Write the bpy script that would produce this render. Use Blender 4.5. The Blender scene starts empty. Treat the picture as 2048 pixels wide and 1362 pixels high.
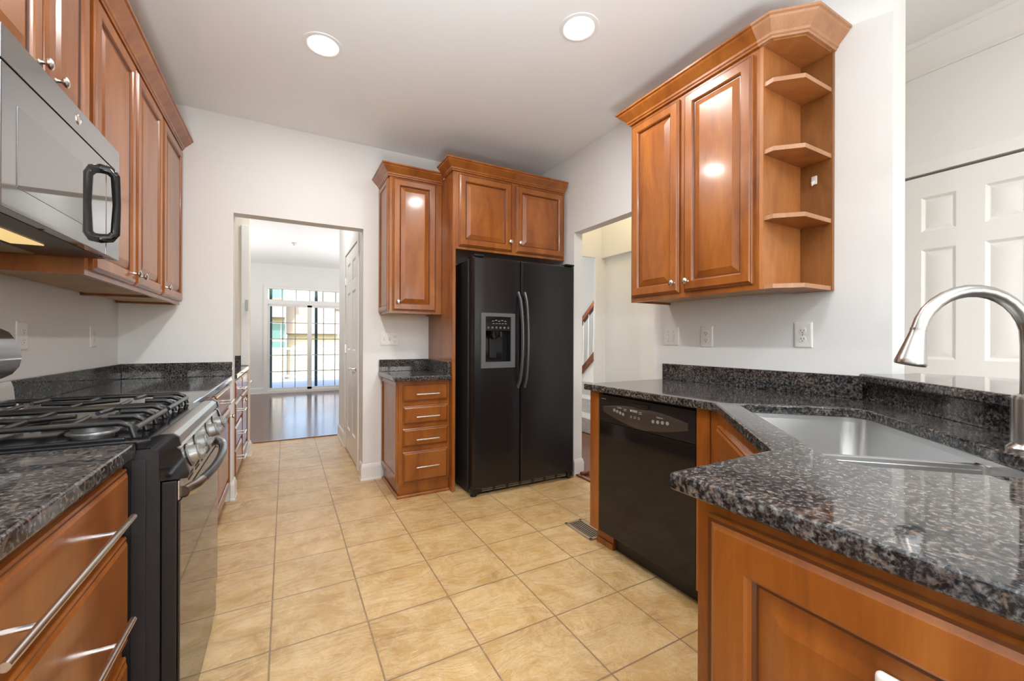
import bpy, bmesh, math, random
from mathutils import Vector, Matrix
random.seed(7)
S = bpy.context.scene
COL = S.collection
# ------------------------------------------------------------------ camera
TH = math.atan((1024 - 571) / 825.0)
cd = bpy.data.cameras.new('camera')
cd.sensor_width = 36.0
cd.sensor_fit = 'HORIZONTAL'
cd.lens = 825.0 / 2048 * 36.0
cd.shift_y = -1.3 / 2048
cd.clip_start = 0.02
cd.clip_end = 400
cam = bpy.data.objects.new('camera', cd)
COL.objects.link(cam)
cam.matrix_world = Matrix.Translation((0, 0, 1.17)) @ Matrix.Rotation(-TH, 4, 'Z') @ Matrix.Rotation(math.pi / 2, 4, 'X') @ Matrix.Rotation(0.0033, 4, 'Z')
S.camera = cam
# ------------------------------------------------------------------ view
S.view_settings.view_transform = 'Standard'
S.view_settings.look = 'None'
S.view_settings.gamma = 1.0
S.view_settings.use_curve_mapping = False
S.view_settings.exposure = -0.08
S.cycles.max_bounces = 12
S.cycles.diffuse_bounces = 6
S.cycles.glossy_bounces = 6
S.cycles.transmission_bounces = 8
S.cycles.sample_clamp_indirect = 8.0
S.cycles.caustics_reflective = False
S.cycles.caustics_refractive = False
# ------------------------------------------------------------------ sky and sun
W = bpy.data.worlds.new('sky')
S.world = W
W.use_nodes = True
wn = W.node_tree
wn.nodes.clear()
wo = wn.nodes.new('ShaderNodeOutputWorld')
wb = wn.nodes.new('ShaderNodeBackground')
ws = wn.nodes.new('ShaderNodeTexSky')
ws.sky_type = 'NISHITA'
ws.sun_disc = False
ws.sun_elevation = math.radians(42)
ws.sun_rotation = math.radians(200)
ws.air_density = 1.0
ws.dust_density = 2.0
wb.inputs['Strength'].default_value = 0.6
wn.links.new(ws.outputs[0], wb.inputs[0])
wn.links.new(wb.outputs[0], wo.inputs[0])


def light(name, kind, loc, energy, color=(1, 1, 1), rot=None, **kw):
    d = bpy.data.lights.new(name, kind)
    d.energy = energy
    d.color = color
    for k, v in kw.items():
        setattr(d, k, v)
    o = bpy.data.objects.new(name, d)
    COL.objects.link(o)
    o.location = loc
    if rot:
        o.rotation_euler = rot
    return o


light('sun', 'SUN', (0, -5, 20), 4.2, (1, .95, .86), (math.radians(46), 0, math.radians(-22)), angle=0.01)
# daylight coming in through the two windows of the wall behind the camera
R = math.radians
light('window_daylight', 'AREA', (0.2, -3.12, 1.5), 36, (.84, .93, 1.0), (R(112), 0, R(8)), shape='RECTANGLE', size=1.5, size_y=1.75)
light('window_daylight', 'AREA', (2.0, -3.12, 1.5), 12, (.84, .93, 1.0), (R(112), 0, R(25)), shape='RECTANGLE', size=1.5, size_y=1.75)

# fill light added behind the camera to brighten the ceiling, with no lamp around it
light('ceiling_bounce_fill', 'AREA', (-.15, -.9, .30), 104, (.84, .93, 1.0), (R(166), 0, R(6)), shape='DISK', size=.8, spread=R(112))

# ------------------------------------------------------------------ mesh helpers
Z = Vector((0, 0, 1))


class M:
    def __init__(s):
        s.bm = bmesh.new()

    def face(s, pts, mi=0):
        vs = [s.bm.verts.new(p) for p in pts]
        f = s.bm.faces.new(vs)
        f.material_index = mi
        return f

    def box(s, x0, x1, y0, y1, z0, z1, mi=0, bev=0.0, seg=2):
        b = bmesh.new()
        bmesh.ops.create_cube(b, size=1)
        bmesh.ops.scale(b, vec=(x1 - x0, y1 - y0, z1 - z0), verts=b.verts)
        bmesh.ops.translate(b, vec=((x0 + x1) / 2, (y0 + y1) / 2, (z0 + z1) / 2), verts=b.verts)
        if bev > 0:
            bmesh.ops.bevel(b, geom=b.edges[:], offset=bev, segments=seg, affect='EDGES', profile=.5)
        s.add(b, mi)
        return s

    def add(s, b, mi=0, mtx=None):
        for f in b.faces:
            f.material_index = mi
        if mtx is not None:
            bmesh.ops.transform(b, matrix=mtx, verts=b.verts)
        me = bpy.data.meshes.new('tmp')
        b.to_mesh(me)
        b.free()
        s.bm.from_mesh(me)
        bpy.data.meshes.remove(me)

    def loops(s, o, n, w, h, lp, cap=True, back=False):
        """Concentric rectangles on a panel plane. o = lower left seen from outside, n = outward normal,
        lp = list of (inset, outward depth, material index of the ring up to the next loop)."""
        o = Vector(o)
        n = Vector(n).normalized()
        u = Z.cross(n)
        prev = None
        pm = 0
        for (i, d, mi) in lp:
            ring = [s.bm.verts.new(o + u * a + Z * b + n * d) for a, b in ((i, i), (w - i, i), (w - i, h - i), (i, h - i))]
            if prev:
                for k in range(4):
                    f = s.bm.faces.new((prev[k], prev[(k + 1) % 4], ring[(k + 1) % 4], ring[k]))
                    f.material_index = pm
            elif back:
                f = s.bm.faces.new(ring[::-1])
            prev = ring
            pm = mi
        if cap:
            f = s.bm.faces.new(prev)
            f.material_index = pm
        return s

    def cyl(s, p0, p1, r0, r1=None, seg=20, mi=0):
        return s.tube([p0, p1], [r0, r1 if r1 is not None else r0], seg, mi)

    def tube(s, pts, rad, seg=16, mi=0, flat=1.0, up=None):
        pts = [Vector(p) for p in pts]
        if not hasattr(rad, '__len__'):
            rad = [rad] * len(pts)
        rings = []
        t0 = (pts[1] - pts[0]).normalized()
        a = Vector(up) if up else (Z if abs(t0.z) < .9 else Vector((1, 0, 0)))
        x = t0.cross(a).normalized()
        for i, p in enumerate(pts):
            if i == 0:
                t = t0
            elif i == len(pts) - 1:
                t = (pts[i] - pts[i - 1]).normalized()
            else:
                t = ((pts[i + 1] - pts[i]).normalized() + (pts[i] - pts[i - 1]).normalized()).normalized()
            x = (x - t * x.dot(t)).normalized()
            y = t.cross(x)
            rings.append([s.bm.verts.new(p + x * math.cos(k * 2 * math.pi / seg) * rad[i] + y * math.sin(k * 2 * math.pi / seg) * rad[i] * flat) for k in range(seg)])
        for a, b in zip(rings, rings[1:]):
            for k in range(seg):
                f = s.bm.faces.new((a[k], a[(k + 1) % seg], b[(k + 1) % seg], b[k]))
                f.material_index = mi
        for r in (rings[0][::-1], rings[-1]):
            f = s.bm.faces.new(r)
            f.material_index = mi
        return s

    def lathe(s, c, axis, prof, seg=24, mi=0, closed=True):
        """prof = list of (radius, height along axis)"""
        c = Vector(c)
        ax = Vector(axis).normalized()
        a = Z if abs(ax.z) < .9 else Vector((1, 0, 0))
        x = ax.cross(a).normalized()
        y = ax.cross(x)
        rings = []
        for r, h in prof:
            if r < 1e-6:
                rings.append([s.bm.verts.new(c + ax * h)])
            else:
                rings.append([s.bm.verts.new(c + ax * h + (x * math.cos(k * 2 * math.pi / seg) + y * math.sin(k * 2 * math.pi / seg)) * r) for k in range(seg)])
        for a, b in zip(rings, rings[1:]):
            for k in range(seg):
                k2 = (k + 1) % seg
                if len(a) == 1 and len(b) == 1:
                    continue
                if len(a) == 1:
                    f = s.bm.faces.new((a[0], b[k2], b[k]))
                elif len(b) == 1:
                    f = s.bm.faces.new((a[k], a[k2], b[0]))
                else:
                    f = s.bm.faces.new((a[k], a[k2], b[k2], b[k]))
                f.material_index = mi
        return s

    def prism(s, poly, z0, z1, mi=0, bev=0.0, hole=None, seg=3, holes=None):
        b = bmesh.new()
        es = []
        for pl in [poly] + ([hole] if hole else []) + (holes or []):
            vs = [b.verts.new((p[0], p[1], z0)) for p in pl]
            es += [b.edges.new((vs[i], vs[(i + 1) % len(vs)])) for i in range(len(vs))]
        if hole or holes:
            bmesh.ops.triangle_fill(b, use_beauty=True, use_dissolve=False, edges=es)
        else:
            b.faces.new(b.verts[:])
        r = bmesh.ops.extrude_face_region(b, geom=b.faces[:])
        bmesh.ops.translate(b, vec=(0, 0, z1 - z0), verts=[v for v in r['geom'] if isinstance(v, bmesh.types.BMVert)])
        bmesh.ops.recalc_face_normals(b, faces=b.faces[:])
        if bev > 0:
            ed = [e for e in b.edges if len(e.link_faces) == 2 and abs(e.verts[0].co.z - e.verts[1].co.z) < 1e-6 and e.calc_face_angle(0) > .8]
            if not hole:
                ed += [e for e in b.edges if abs(e.verts[0].co.z - e.verts[1].co.z) > 1e-6 and e.calc_face_angle(0) > .5]
            bmesh.ops.bevel(b, geom=ed, offset=bev, segments=seg, affect='EDGES', profile=.5)
        s.add(b, mi)
        return s

    def hprism(s, poly, axis, a0, a1, mi=0):
        """extrude a 2-D profile along X or Y. axis 'x': poly = (y,z); axis 'y': poly = (x,z)"""
        P = (lambda p, t: (t, p[0], p[1])) if axis == 'x' else (lambda p, t: (p[0], t, p[1]))
        A = [s.bm.verts.new(P(p, a0)) for p in poly]
        B = [s.bm.verts.new(P(p, a1)) for p in poly]
        n = len(poly)
        for k in range(n):
            s.bm.faces.new((A[k], A[(k + 1) % n], B[(k + 1) % n], B[k])).material_index = mi
        s.bm.faces.new(A[::-1]).material_index = mi
        s.bm.faces.new(B).material_index = mi
        return s

    def sweep(s, path, prof, mi=0, z=0.0):
        """mitred moulding: path = XY points, prof = closed polygon of (offset to the right of travel, height)"""
        P = [Vector((p[0], p[1], 0)) for p in path]
        rings = []
        for i, p in enumerate(P):
            d0 = (P[i] - P[i - 1]).normalized() if i > 0 else None
            d1 = (P[i + 1] - P[i]).normalized() if i < len(P) - 1 else None
            rn = lambda d: Vector((d.y, -d.x, 0))
            if d0 is None:
                m = rn(d1)
            elif d1 is None:
                m = rn(d0)
            else:
                m = (rn(d0) + rn(d1)).normalized()
                m = m / max(.2, m.dot(rn(d0)))
            rings.append([s.bm.verts.new(p + m * a + Z * (b + z)) for a, b in prof])
        n = len(prof)
        for a, b in zip(rings, rings[1:]):
            for k in range(n):
                s.bm.faces.new((a[k], a[(k + 1) % n], b[(k + 1) % n], b[k])).material_index = mi
        s.bm.faces.new(rings[0][::-1]).material_index = mi
        s.bm.faces.new(rings[-1]).material_index = mi
        return s


def rootloc(o):
    while o.parent:
        o = o.parent
    return Vector(o.location)


def obj(name, m, mats, parent=None, smooth=0.55):
    bm = m.bm
    bmesh.ops.recalc_face_normals(bm, faces=bm.faces[:])
    me = bpy.data.meshes.new(name)
    off = rootloc(parent) if parent else Vector((0, 0, 0))
    if parent:
        bmesh.ops.translate(bm, vec=-off, verts=bm.verts)
    bm.to_mesh(me)
    bm.free()
    if not isinstance(mats, (list, tuple)):
        mats = [mats]
    for x in mats:
        me.materials.append(x)
    if smooth:
        for p in me.polygons:
            p.use_smooth = True
        me.set_sharp_from_angle(angle=smooth)
    o = bpy.data.objects.new(name, me)
    COL.objects.link(o)
    if parent:
        o.parent = parent
    if smooth:
        wm = o.modifiers.new('weighted_normals', 'WEIGHTED_NORMAL')
        wm.keep_sharp = True
        wm.weight = 100
    return o


def thing(name, label, cat, loc=(0, 0, 0), group=None):
    o = bpy.data.objects.new(name, None)
    o.empty_display_size = .05
    COL.objects.link(o)
    o.location = loc
    return tag(o, label, cat, group)


def tag(o, label, cat, group=None):
    o['label'] = label
    o['category'] = cat
    if group:
        o['group'] = group
    return o


def struct(name, m, mats, parent=None, smooth=0.55):
    o = obj(name, m, mats, parent, smooth)
    if not parent:
        o['kind'] = 'structure'
    return o


# ------------------------------------------------------------------ material helpers
def mat(name, col=(.8, .8, .8), rough=.5, metal=0.0, spec=.5, coat=0.0, emit=None, estr=0.0, trans=0.0, ior=1.45):
    m = bpy.data.materials.new(name)
    m.use_nodes = True
    b = m.node_tree.nodes['Principled BSDF']
    b.inputs['Base Color'].default_value = (*col, 1)
    b.inputs['Roughness'].default_value = rough
    b.inputs['Metallic'].default_value = metal
    b.inputs['Specular IOR Level'].default_value = spec
    b.inputs['Coat Weight'].default_value = coat
    b.inputs['Coat Roughness'].default_value = .12
    b.inputs['Transmission Weight'].default_value = trans
    b.inputs['IOR'].default_value = ior
    if emit:
        b.inputs['Emission Color'].default_value = (*emit, 1)
        b.inputs['Emission Strength'].default_value = estr
    return m


class N:
    def __init__(s, m):
        s.t = m.node_tree
        s.b = s.t.nodes['Principled BSDF']
        s.co = s.t.nodes.new('ShaderNodeTexCoord').outputs['Object']

    def n(s, typ, ins=None, **kw):
        x = s.t.nodes.new(typ)
        for k, v in kw.items():
            setattr(x, k, v)
        for k, v in (ins or {}).items():
            if isinstance(v, bpy.types.NodeSocket):
                s.t.links.new(v, x.inputs[k])
            else:
                x.inputs[k].default_value = v
        return x

    def map(s, scale=(1, 1, 1), loc=(0, 0, 0), rot=(0, 0, 0)):
        return s.n('ShaderNodeMapping', {'Vector': s.co, 'Scale': scale, 'Location': loc, 'Rotation': rot}).outputs[0]

    def noise(s, vec, scale, detail=4, rough=.55, dist=0.0):
        return s.n('ShaderNodeTexNoise', {'Vector': vec, 'Scale': scale, 'Detail': detail, 'Roughness': rough, 'Distortion': dist}).outputs['Fac']

    def ramp(s, fac, stops, interp='LINEAR'):
        r = s.n('ShaderNodeValToRGB', {'Fac': fac})
        r.color_ramp.interpolation = interp
        e = r.color_ramp.elements
        while len(e) < len(stops):
            e.new(.5)
        for i, (p, c) in enumerate(stops):
            e[i].position = p
            e[i].color = (*c, 1) if len(c) == 3 else c
        return r.outputs['Color']

    def mix(s, fac, a, b, mode='MIX'):
        x = s.n('ShaderNodeMix', data_type='RGBA', blend_type=mode)
        for k, v in ((0, fac), (6, a), (7, b)):
            if isinstance(v, bpy.types.NodeSocket):
                s.t.links.new(v, x.inputs[k])
            else:
                x.inputs[k].default_value = v if k == 0 else (*v, 1)
        return x.outputs[2]

    def bump(s, h, strength=.3, dist=.002):
        bp = s.n('ShaderNodeBump', {'Height': h, 'Strength': strength, 'Distance': dist})
        s.t.links.new(bp.outputs[0], s.b.inputs['Normal'])

    def to(s, sock, name):
        s.t.links.new(sock, s.b.inputs[name])


def wood(name, dark, mid, light_, rough=.3, coat=.4, scale=1.0):
    m = mat(name, mid, rough, coat=coat)
    n = N(m)
    big = n.noise(n.map((5 * scale, 5 * scale, 1.4 * scale)), 1.6, 5, .6, .6)
    fine = n.noise(n.map((60 * scale, 60 * scale, 5 * scale)), 2.2, 3, .6)
    c = n.ramp(big, [(.28, dark), (.5, mid), (.75, light_)])
    f = n.ramp(fine, [(.3, (.8, .78, .75)), (.7, (1.06, 1.06, 1.06))])
    n.to(n.mix(.55, c, f, 'MULTIPLY'), 'Base Color')
    return m


def paint(name, col, rough=.6):
    m = mat(name, col, rough, spec=.3)
    n = N(m)
    n.bump(n.noise(n.co, 260, 3), .06, .001)
    return m


WALL = paint('wall_paint', (.81, .815, .81))
WARMWALL = paint('hall_wall_paint', (.80, .77, .70))
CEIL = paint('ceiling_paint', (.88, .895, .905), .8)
TRIM = mat('white_trim_paint', (.84, .84, .83), .32)
DOORW = mat('white_door_paint', (.83, .83, .82), .35)
CAB = wood('cherry_cabinet_wood', (.19, .049, .007), (.29, .087, .013), (.385, .132, .024))
CABIN = wood('raw_maple_underside', (.42, .25, .11), (.55, .35, .17), (.62, .42, .22), .5, 0)
SHELF = wood('open_shelf_wood', (.30, .105, .028), (.40, .155, .045), (.50, .21, .07), .4, .1)
SHELFEDGE = wood('shelf_edge_wood', (.36, .17, .08), (.43, .21, .105), (.49, .25, .135), .45, .1)
SHELFBACK = wood('shelf_back_veneer', (.17, .062, .014), (.24, .092, .022), (.31, .125, .034), .4, .1, 1.6)
GLAZE = mat('dark_cabinet_glaze', (.10, .028, .007), .35)
STEEL = mat('brushed_steel', (.50, .49, .47), .26, 1.0)
NICKEL = mat('satin_nickel', (.74, .72, .69), .25, 1.0)
SINKM = mat('sink_steel', (.66, .66, .655), .3, 1.0)
BLACK = mat('gloss_black_enamel', (.008, .008, .009), .08)
BLACKP = mat('satin_black_plastic', (.010, .010, .011), .3)
DARKMETAL = mat('grey_fridge_handle', (.11, .11, .115), .32, .6)
IRON = mat('cast_iron_grate', (.012, .012, .013), .28, spec=.6)
BGLASS = mat('black_oven_glass', (.006, .006, .008), .03, spec=.8)
MIRRORBLK = mat('dark_mirror_glass', (.06, .06, .062), .04, .0, spec=1.0, coat=1.0)
PLATE = mat('white_plastic_plate', (.80, .80, .78), .3)
SLOT = mat('dark_slot', (.03, .03, .03), .6)
GLASS = mat('window_glass', (1, 1, 1), 0.0, trans=1.0, ior=1.02)
LAMPGLOW = mat('lamp_glow', (1, 1, 1), .5, emit=(1, .95, .86), estr=14)
HOODGLOW = mat('hood_lamp_glow', (1, .8, .4), .5, emit=(1, .70, .30), estr=.8)
PALETXT = mat('pale_print', (.5, .5, .5), .5)
GREYBTN = mat('grey_button', (.28, .28, .28), .4)
REDWOOD = wood('red_brown_rail_wood', (.13, .035, .014), (.19, .055, .022), (.25, .08, .03), .25)

# floor tile
TILE = mat('slate_look_floor_tile', (.6, .42, .22), .34, spec=.8)
n = N(TILE)
tv = n.map((1, 1, 1), (0.048, -1.443 + .345 * 10, 0))
br = n.n('ShaderNodeTexBrick', {'Vector': tv, 'Color1': (.1, .1, .1, 1), 'Color2': (.9, .9, .9, 1), 'Mortar': (0, 0, 0, 1), 'Scale': 1.0, 'Mortar Size': .0032, 'Mortar Smooth': .2, 'Brick Width': .3515, 'Row Height': .345, 'Bias': 0.0}, offset=0.0, squash=1.0)
mott = n.noise(n.co, 4.6, 8, .68, .25)
base = n.ramp(mott, [(.28, (.42, .235, .078)), (.42, (.53, .325, .125)), (.56, (.60, .395, .17)), (.72, (.68, .49, .25))])
vein = n.noise(n.map((1, 1, 1)), 6, 7, .7, .6)
veinr = n.ramp(vein, [(.44, (0, 0, 0)), (.5, (1, 1, 1)), (.56, (0, 0, 0))])
base = n.mix(n.n('ShaderNodeMath', {0: veinr, 1: .28}, operation='MULTIPLY').outputs[0], base, (.82, .66, .42))
tone = n.ramp(br.outputs['Color'], [(.0, (.93, .93, .93)), (1.0, (1.05, 1.05, 1.05))])
base = n.mix(1.0, base, tone, 'MULTIPLY')
n.to(n.mix(br.outputs['Fac'], base, (.30, .19, .10)), 'Base Color')
sl = n.noise(n.map((1.3, 3.4, 1), rot=(0, 0, .5)), 2.6, 9, .62, 1.5)
sl2 = n.noise(n.map((1, 1, 1)), 12, 6, .6, .5)
hh = n.n('ShaderNodeMath', {0: sl, 1: n.n('ShaderNodeMath', {0: sl2, 1: .25}, operation='MULTIPLY').outputs[0]}, operation='ADD').outputs[0]
hh = n.n('ShaderNodeMath', {0: hh, 1: n.n('ShaderNodeMath', {0: br.outputs['Fac'], 1: .35}, operation='MULTIPLY').outputs[0]}, operation='SUBTRACT').outputs[0]
n.bump(hh, .8, .02)

# hardwood
HARD = mat('dark_hardwood_floor', (.12, .04, .02), .16)
n = N(HARD)
br = n.n('ShaderNodeTexBrick', {'Vector': n.map(), 'Color1': (0, 0, 0, 1), 'Color2': (1, 1, 1, 1), 'Mortar': (.3, .3, .3, 1), 'Scale': 1.0, 'Mortar Size': .0018, 'Brick Width': 1.1, 'Row Height': .083}, offset=.37)
g = n.noise(n.map((3, 30, 1)), 2, 5)
c = n.mix(.5, n.ramp(br.outputs['Color'], [(0, (.085, .028, .013)), (1, (.17, .062, .03))]), n.ramp(g, [(.3, (.08, .026, .012)), (.7, (.17, .064, .032))]))
n.to(n.mix(br.outputs['Fac'], c, (.02, .008, .005)), 'Base Color')
n.bump(n.n('ShaderNodeMath', {0: n.noise(n.co, 6, 3), 1: n.n('ShaderNodeMath', {0: br.outputs['Fac'], 1: -.5}, operation='MULTIPLY').outputs[0]}, operation='ADD').outputs[0], .18, .004)


def granite(name, s=1.0):
    m = mat(name, (.05, .05, .05), .05, spec=.7)
    n = N(m)
    a = n.noise(n.co, 105 * s, 4, .62, .3)
    b = n.noise(n.map(loc=(3, 5, 7)), 64 * s, 3, .6, .3)
    d = n.noise(n.map(loc=(9, 1, 4)), 120 * s, 2, .5)
    c = n.ramp(a, [(.38, (.009, .009, .010)), (.46, (.028, .028, .031)), (.54, (.085, .084, .085)), (.62, (.165, .16, .155)), (.76, (.28, .27, .26))])
    br_ = n.ramp(b, [(.56, (0, 0, 0)), (.66, (1, 1, 1))])
    c = n.mix(n.n('ShaderNodeMath', {0: br_, 1: .75}, operation='MULTIPLY').outputs[0], c, (.19, .135, .10))
    blk = n.ramp(d, [(.32, (1, 1, 1)), (.42, (0, 0, 0))])
    c = n.mix(blk, c, (.010, .010, .012))
    big = n.ramp(n.noise(n.co, 14, 3), [(.35, (.62, .62, .64)), (.65, (1.2, 1.15, 1.1))])
    n.to(n.mix(1.0, c, big, 'MULTIPLY'), 'Base Color')
    return m


GRAN = granite('dark_speckled_granite')
FRIDGEM = mat('textured_black_fridge_skin', (.008, .008, .0095), .23, spec=.6)
n = N(FRIDGEM)
n.bump(n.noise(n.co, 420, 2), .22, .0012)
SIDEBLK = mat('pebbled_black_side_panel', (.014, .014, .016), .4)
n = N(SIDEBLK)
n.bump(n.noise(n.co, 500, 2), .2, .001)
CARPET = mat('pale_grey_carpet', (.55, .54, .52), .95, spec=.1)
n = N(CARPET)
n.to(n.ramp(n.noise(n.co, 90, 4), [(.3, (.36, .36, .37)), (.7, (.68, .66, .62))]), 'Base Color')
n.bump(n.noise(n.co, 300, 3), .8, .006)
FILTER = mat('mesh_grease_filter', (.45, .38, .28), .4, .8)
n = N(FILTER)
n.bump(n.n('ShaderNodeTexVoronoi', {'Vector': n.co, 'Scale': 220.0}).outputs['Distance'], .8, .003)
BRASSV = mat('bronze_floor_register', (.42, .33, .22), .4, .4)
DECKM = mat('grey_blue_deck_boards', (.55, .57, .60), .7)
RAILW = mat('white_vinyl_railing', (.85, .85, .85), .5)
HOUSEC = mat('cream_siding', (.60, .52, .38), .8)
n = N(HOUSEC)
n.bump(n.n('ShaderNodeTexWave', {'Vector': n.map(), 'Scale': 2.6}, bands_direction='Z').outputs['Fac'], .4, .03)
HOUSEW = mat('white_siding', (.82, .82, .80), .8)
ROOFT = mat('tan_roof_shingles', (.50, .40, .29), .9)
ROOFG = mat('grey_roof_shingles', (.34, .33, .31), .9)
WINGRN = mat('greenish_house_window', (.16, .30, .27), .1)
LAWN = mat('pale_lawn', (.26, .28, .17), .95)
DKGREEN = mat('dark_green_screen_post', (.04, .09, .08), .5)

DOORP = [(0, 0, 0), (0, .012, 0), (.004, .015, 1), (.007, .015, 0), (.013, .021, 0), (.050, .021, 0), (.054, .018, 0), (.057, .012, 1), (.0605, .008, 1), (.064, .0075, 0), (.092, .0165, 0), (.095, .0175, 0)]
DRAWP = [(0, 0, 0), (0, .011, 0), (.004, .014, 1), (.008, .014, 0), (.016, .019, 0)]
MULLP = [(0, 0, 0), (0, .012, 0), (.004, .016, 1), (.008, .016, 0), (.038, .016, 0), (.042, .008, 1), (.046, .008, 0)]
CABM = [CAB, GLAZE]


def rdoor(parent, o, n, w, h, name='door', lp=DOORP):
    return obj(name, M().loops(o, n, w, h, lp, back=True), CABM, parent, .3)


def knob(parent, p, n, r=.016):
    m = M().lathe(p, n, [(.0001, 0), (.009, 0), (.006, .004), (.005, .013), (r * .8, .018), (r, .022), (r * .98, .026), (r * .6, .030), (0, .031)], 20)
    return obj('knob', m, NICKEL, parent)


def barpull(parent, c, n, L, horiz=True, r=.006, off=.034):
    c, n = Vector(c), Vector(n)
    u = Z.cross(n)
    m = M().cyl(c + n * off - u * L / 2, c + n * off + u * L / 2, r, seg=14)
    for k in (-1, 1):
        m.cyl(c + u * k * L * .32, c + u * k * L * .32 + n * off, r * .75, seg=10)
    return obj('handle', m, NICKEL, parent)


def text(parent, s, p, n, size, m=PALETXT, name='lettering', center=True):
    c = bpy.data.curves.new(name, 'FONT')
    c.body = s
    c.size = size
    c.extrude = .0002
    if center:
        c.align_x = 'CENTER'
    c.materials.append(m)
    tmp = bpy.data.objects.new('tmp', c)
    COL.objects.link(tmp)
    bpy.context.view_layer.update()
    me = bpy.data.meshes.new_from_object(tmp.evaluated_get(bpy.context.evaluated_depsgraph_get()))
    bpy.data.objects.remove(tmp)
    if not me.materials:
        me.materials.append(m)
    o = bpy.data.objects.new(name, me)
    COL.objects.link(o)
    n = Vector(n).normalized()
    u = Z.cross(n).normalized()
    v = n.cross(u)
    mt = Matrix((u, v, n)).transposed().to_4x4()
    mt.translation = Vector(p) - (rootloc(parent) if parent else Vector())
    if parent:
        o.parent = parent
    o.matrix_local = mt
    return o


# crown and base mouldings (offset out, height)
CROWN = [(0, 0), (.012, 0), (.014, .008), (.020, .012), (.022, .022), (.040, .040), (.058, .058), (.062, .066), (.070, .070), (.070, .080), (0, .080)]
BASEB = [(0, 0), (.018, 0), (.018, .012), (.014, .018), (.014, .105), (.010, .115), (.008, .128), (.004, .135), (0, .135)]
CEILCR = [(0, 0), (.012, 0), (.016, .012), (.03, .025), (.065, .08), (.085, .105), (.09, .12), (.10, .125), (.10, .15), (0, .15)]
GLZEDGE = None
# ================================================================== SETTING
CH = 2.78
XL, XR, YB = -.956, 2.19, 3.59
struct('floor', M().box(XL - .12, 2.21, -3.3, 5.45, -.1, 0), TILE)
struct('floor_hardwood', M().box(-3.5, 3.0, 5.45, 10.35, -.1, -.002).box(2.21, 5.6, -3.3, 5.45, -.1, -.002).box(-3.5, XL - .12, 3.7, 5.45, -.1, -.002), HARD)
CANS = [(.176, 2.48), (1.322, 1.70)]
circ = lambda x, y, r: [(x + r * math.cos(k * math.pi / 20), y + r * math.sin(k * math.pi / 20)) for k in range(40)]
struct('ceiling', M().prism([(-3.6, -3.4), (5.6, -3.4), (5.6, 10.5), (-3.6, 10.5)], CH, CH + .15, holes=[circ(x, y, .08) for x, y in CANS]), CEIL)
struct('wall_left', M().box(XL - .12, XL, -3.32, 4.87, 0, CH), WALL)
wb_ = M().box(XL, -.333, YB, YB + .12, 0, CH).box(.563, 2.31, YB, YB + .12, 0, CH).box(-.333, .563, YB, YB + .12, 2.085, CH)
struct('wall_back', wb_, WALL)
wr_ = M().box(XR, XR + .09, 2.875, YB, 0, CH).box(XR, XR + .09, 1.99, 2.875, 2.10, CH).box(XR, XR + .12, .735, 1.99, 0, CH)
struct('wall_right', wr_, WALL)
# wall behind the camera with two windows
FY = -3.2
fw = M().box(XL - .12, -.6, FY - .12, FY, 0, CH).box(1.0, 1.2, FY - .12, FY, 0, CH).box(2.8, 3.2, FY - .12, FY, 0, CH)
for a, b in ((-.6, 1.0), (1.2, 2.8)):
    fw.box(a, b, FY - .12, FY, 0, .58).box(a, b, FY - .12, FY, 2.42, CH)
struct('wall_front', fw, WALL)
for i, (a, b) in enumerate(((-.6, 1.0), (1.2, 2.8))):
    m = M().box(a, b, FY - .1, FY - .04, .58, .63).box(a, b, FY - .1, FY - .04, 2.37, 2.42).box(a, a + .05, FY - .1, FY - .04, .58, 2.42).box(b - .05, b, FY - .1, FY - .04, .58, 2.42).box(a, b, FY - .1, FY - .04, 1.48, 1.52)
    w_ = struct('window_%d' % (i + 2), m, TRIM)
# hall wall on the far right with a narrow panel door, crown and soffit
XH = 3.07
struct('wall_hall', M().box(XH, XH + .12, -3.3, .41, 0, CH).box(XH, XH + .12, 1.03, 3.465, 0, CH).box(XH, XH + .12, .41, 1.03, 2.09, CH).box(XH - .06, XH, 1.9, 3.465, 2.06, CH), WARMWALL if False else WALL)
struct('wall_foyer', M().box(2.28, XH + .12, 3.465, 3.495, 2.06, CH).box(2.93, XH + .12, 3.465, 3.495, 0, 2.06).box(2.28, 2.34, 3.465, 3.495, 0, 2.06), WALL)
struct('trim_crown', M().sweep([(XH, 1.9), (XH, -3.2)], CEILCR, z=CH - .15), TRIM)
struct('trim_casing', M().box(XH - .016, XH, .35, 1.09, 2.085, 2.15, bev=.004).box(XH - .016, XH, 1.03, 1.09, 0, 2.085, bev=.004).box(XH - .016, XH, .35, .41, 0, 2.085, bev=.004), TRIM)
# stairs surround
struct('wall_stair', M().box(2.31, 5.6, 6.2, 6.3, 0, CH + 2).box(5.5, 5.6, -3.3, 6.2, 0, CH).box(2.9, 3.0, 5.45, 10.3, 0, CH).box(XH + .12, 5.5, -3.3, -3.2, 0, CH), WALL)
# hall beyond the back opening
struct('wall_hall_right', M().box(.575, .70, YB + .12, 3.93, 0, CH).box(.575, .70, 4.77, 5.44, 0, CH).box(.575, .70, 3.93, 4.77, 2.06, CH).box(.70, 2.9, 5.34, 5.44, 0, CH).box(1.5, 1.6, 3.71, 5.34, 0, CH), WALL)
struct('wall_niche', M().box(-3.5, -.315, 4.87, 4.99, 0, CH), paint('niche_wall_paint', (.80, .74, .66)))
struct('trim_niche', M().box(-.385, -.318, 4.855, 4.872, .91, 2.3, bev=.003).sweep([(-.315, 4.99), (-.315, 4.87), (-.36, 4.87)], [(-a, b) for a, b in BASEB][::-1]), TRIM)
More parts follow.
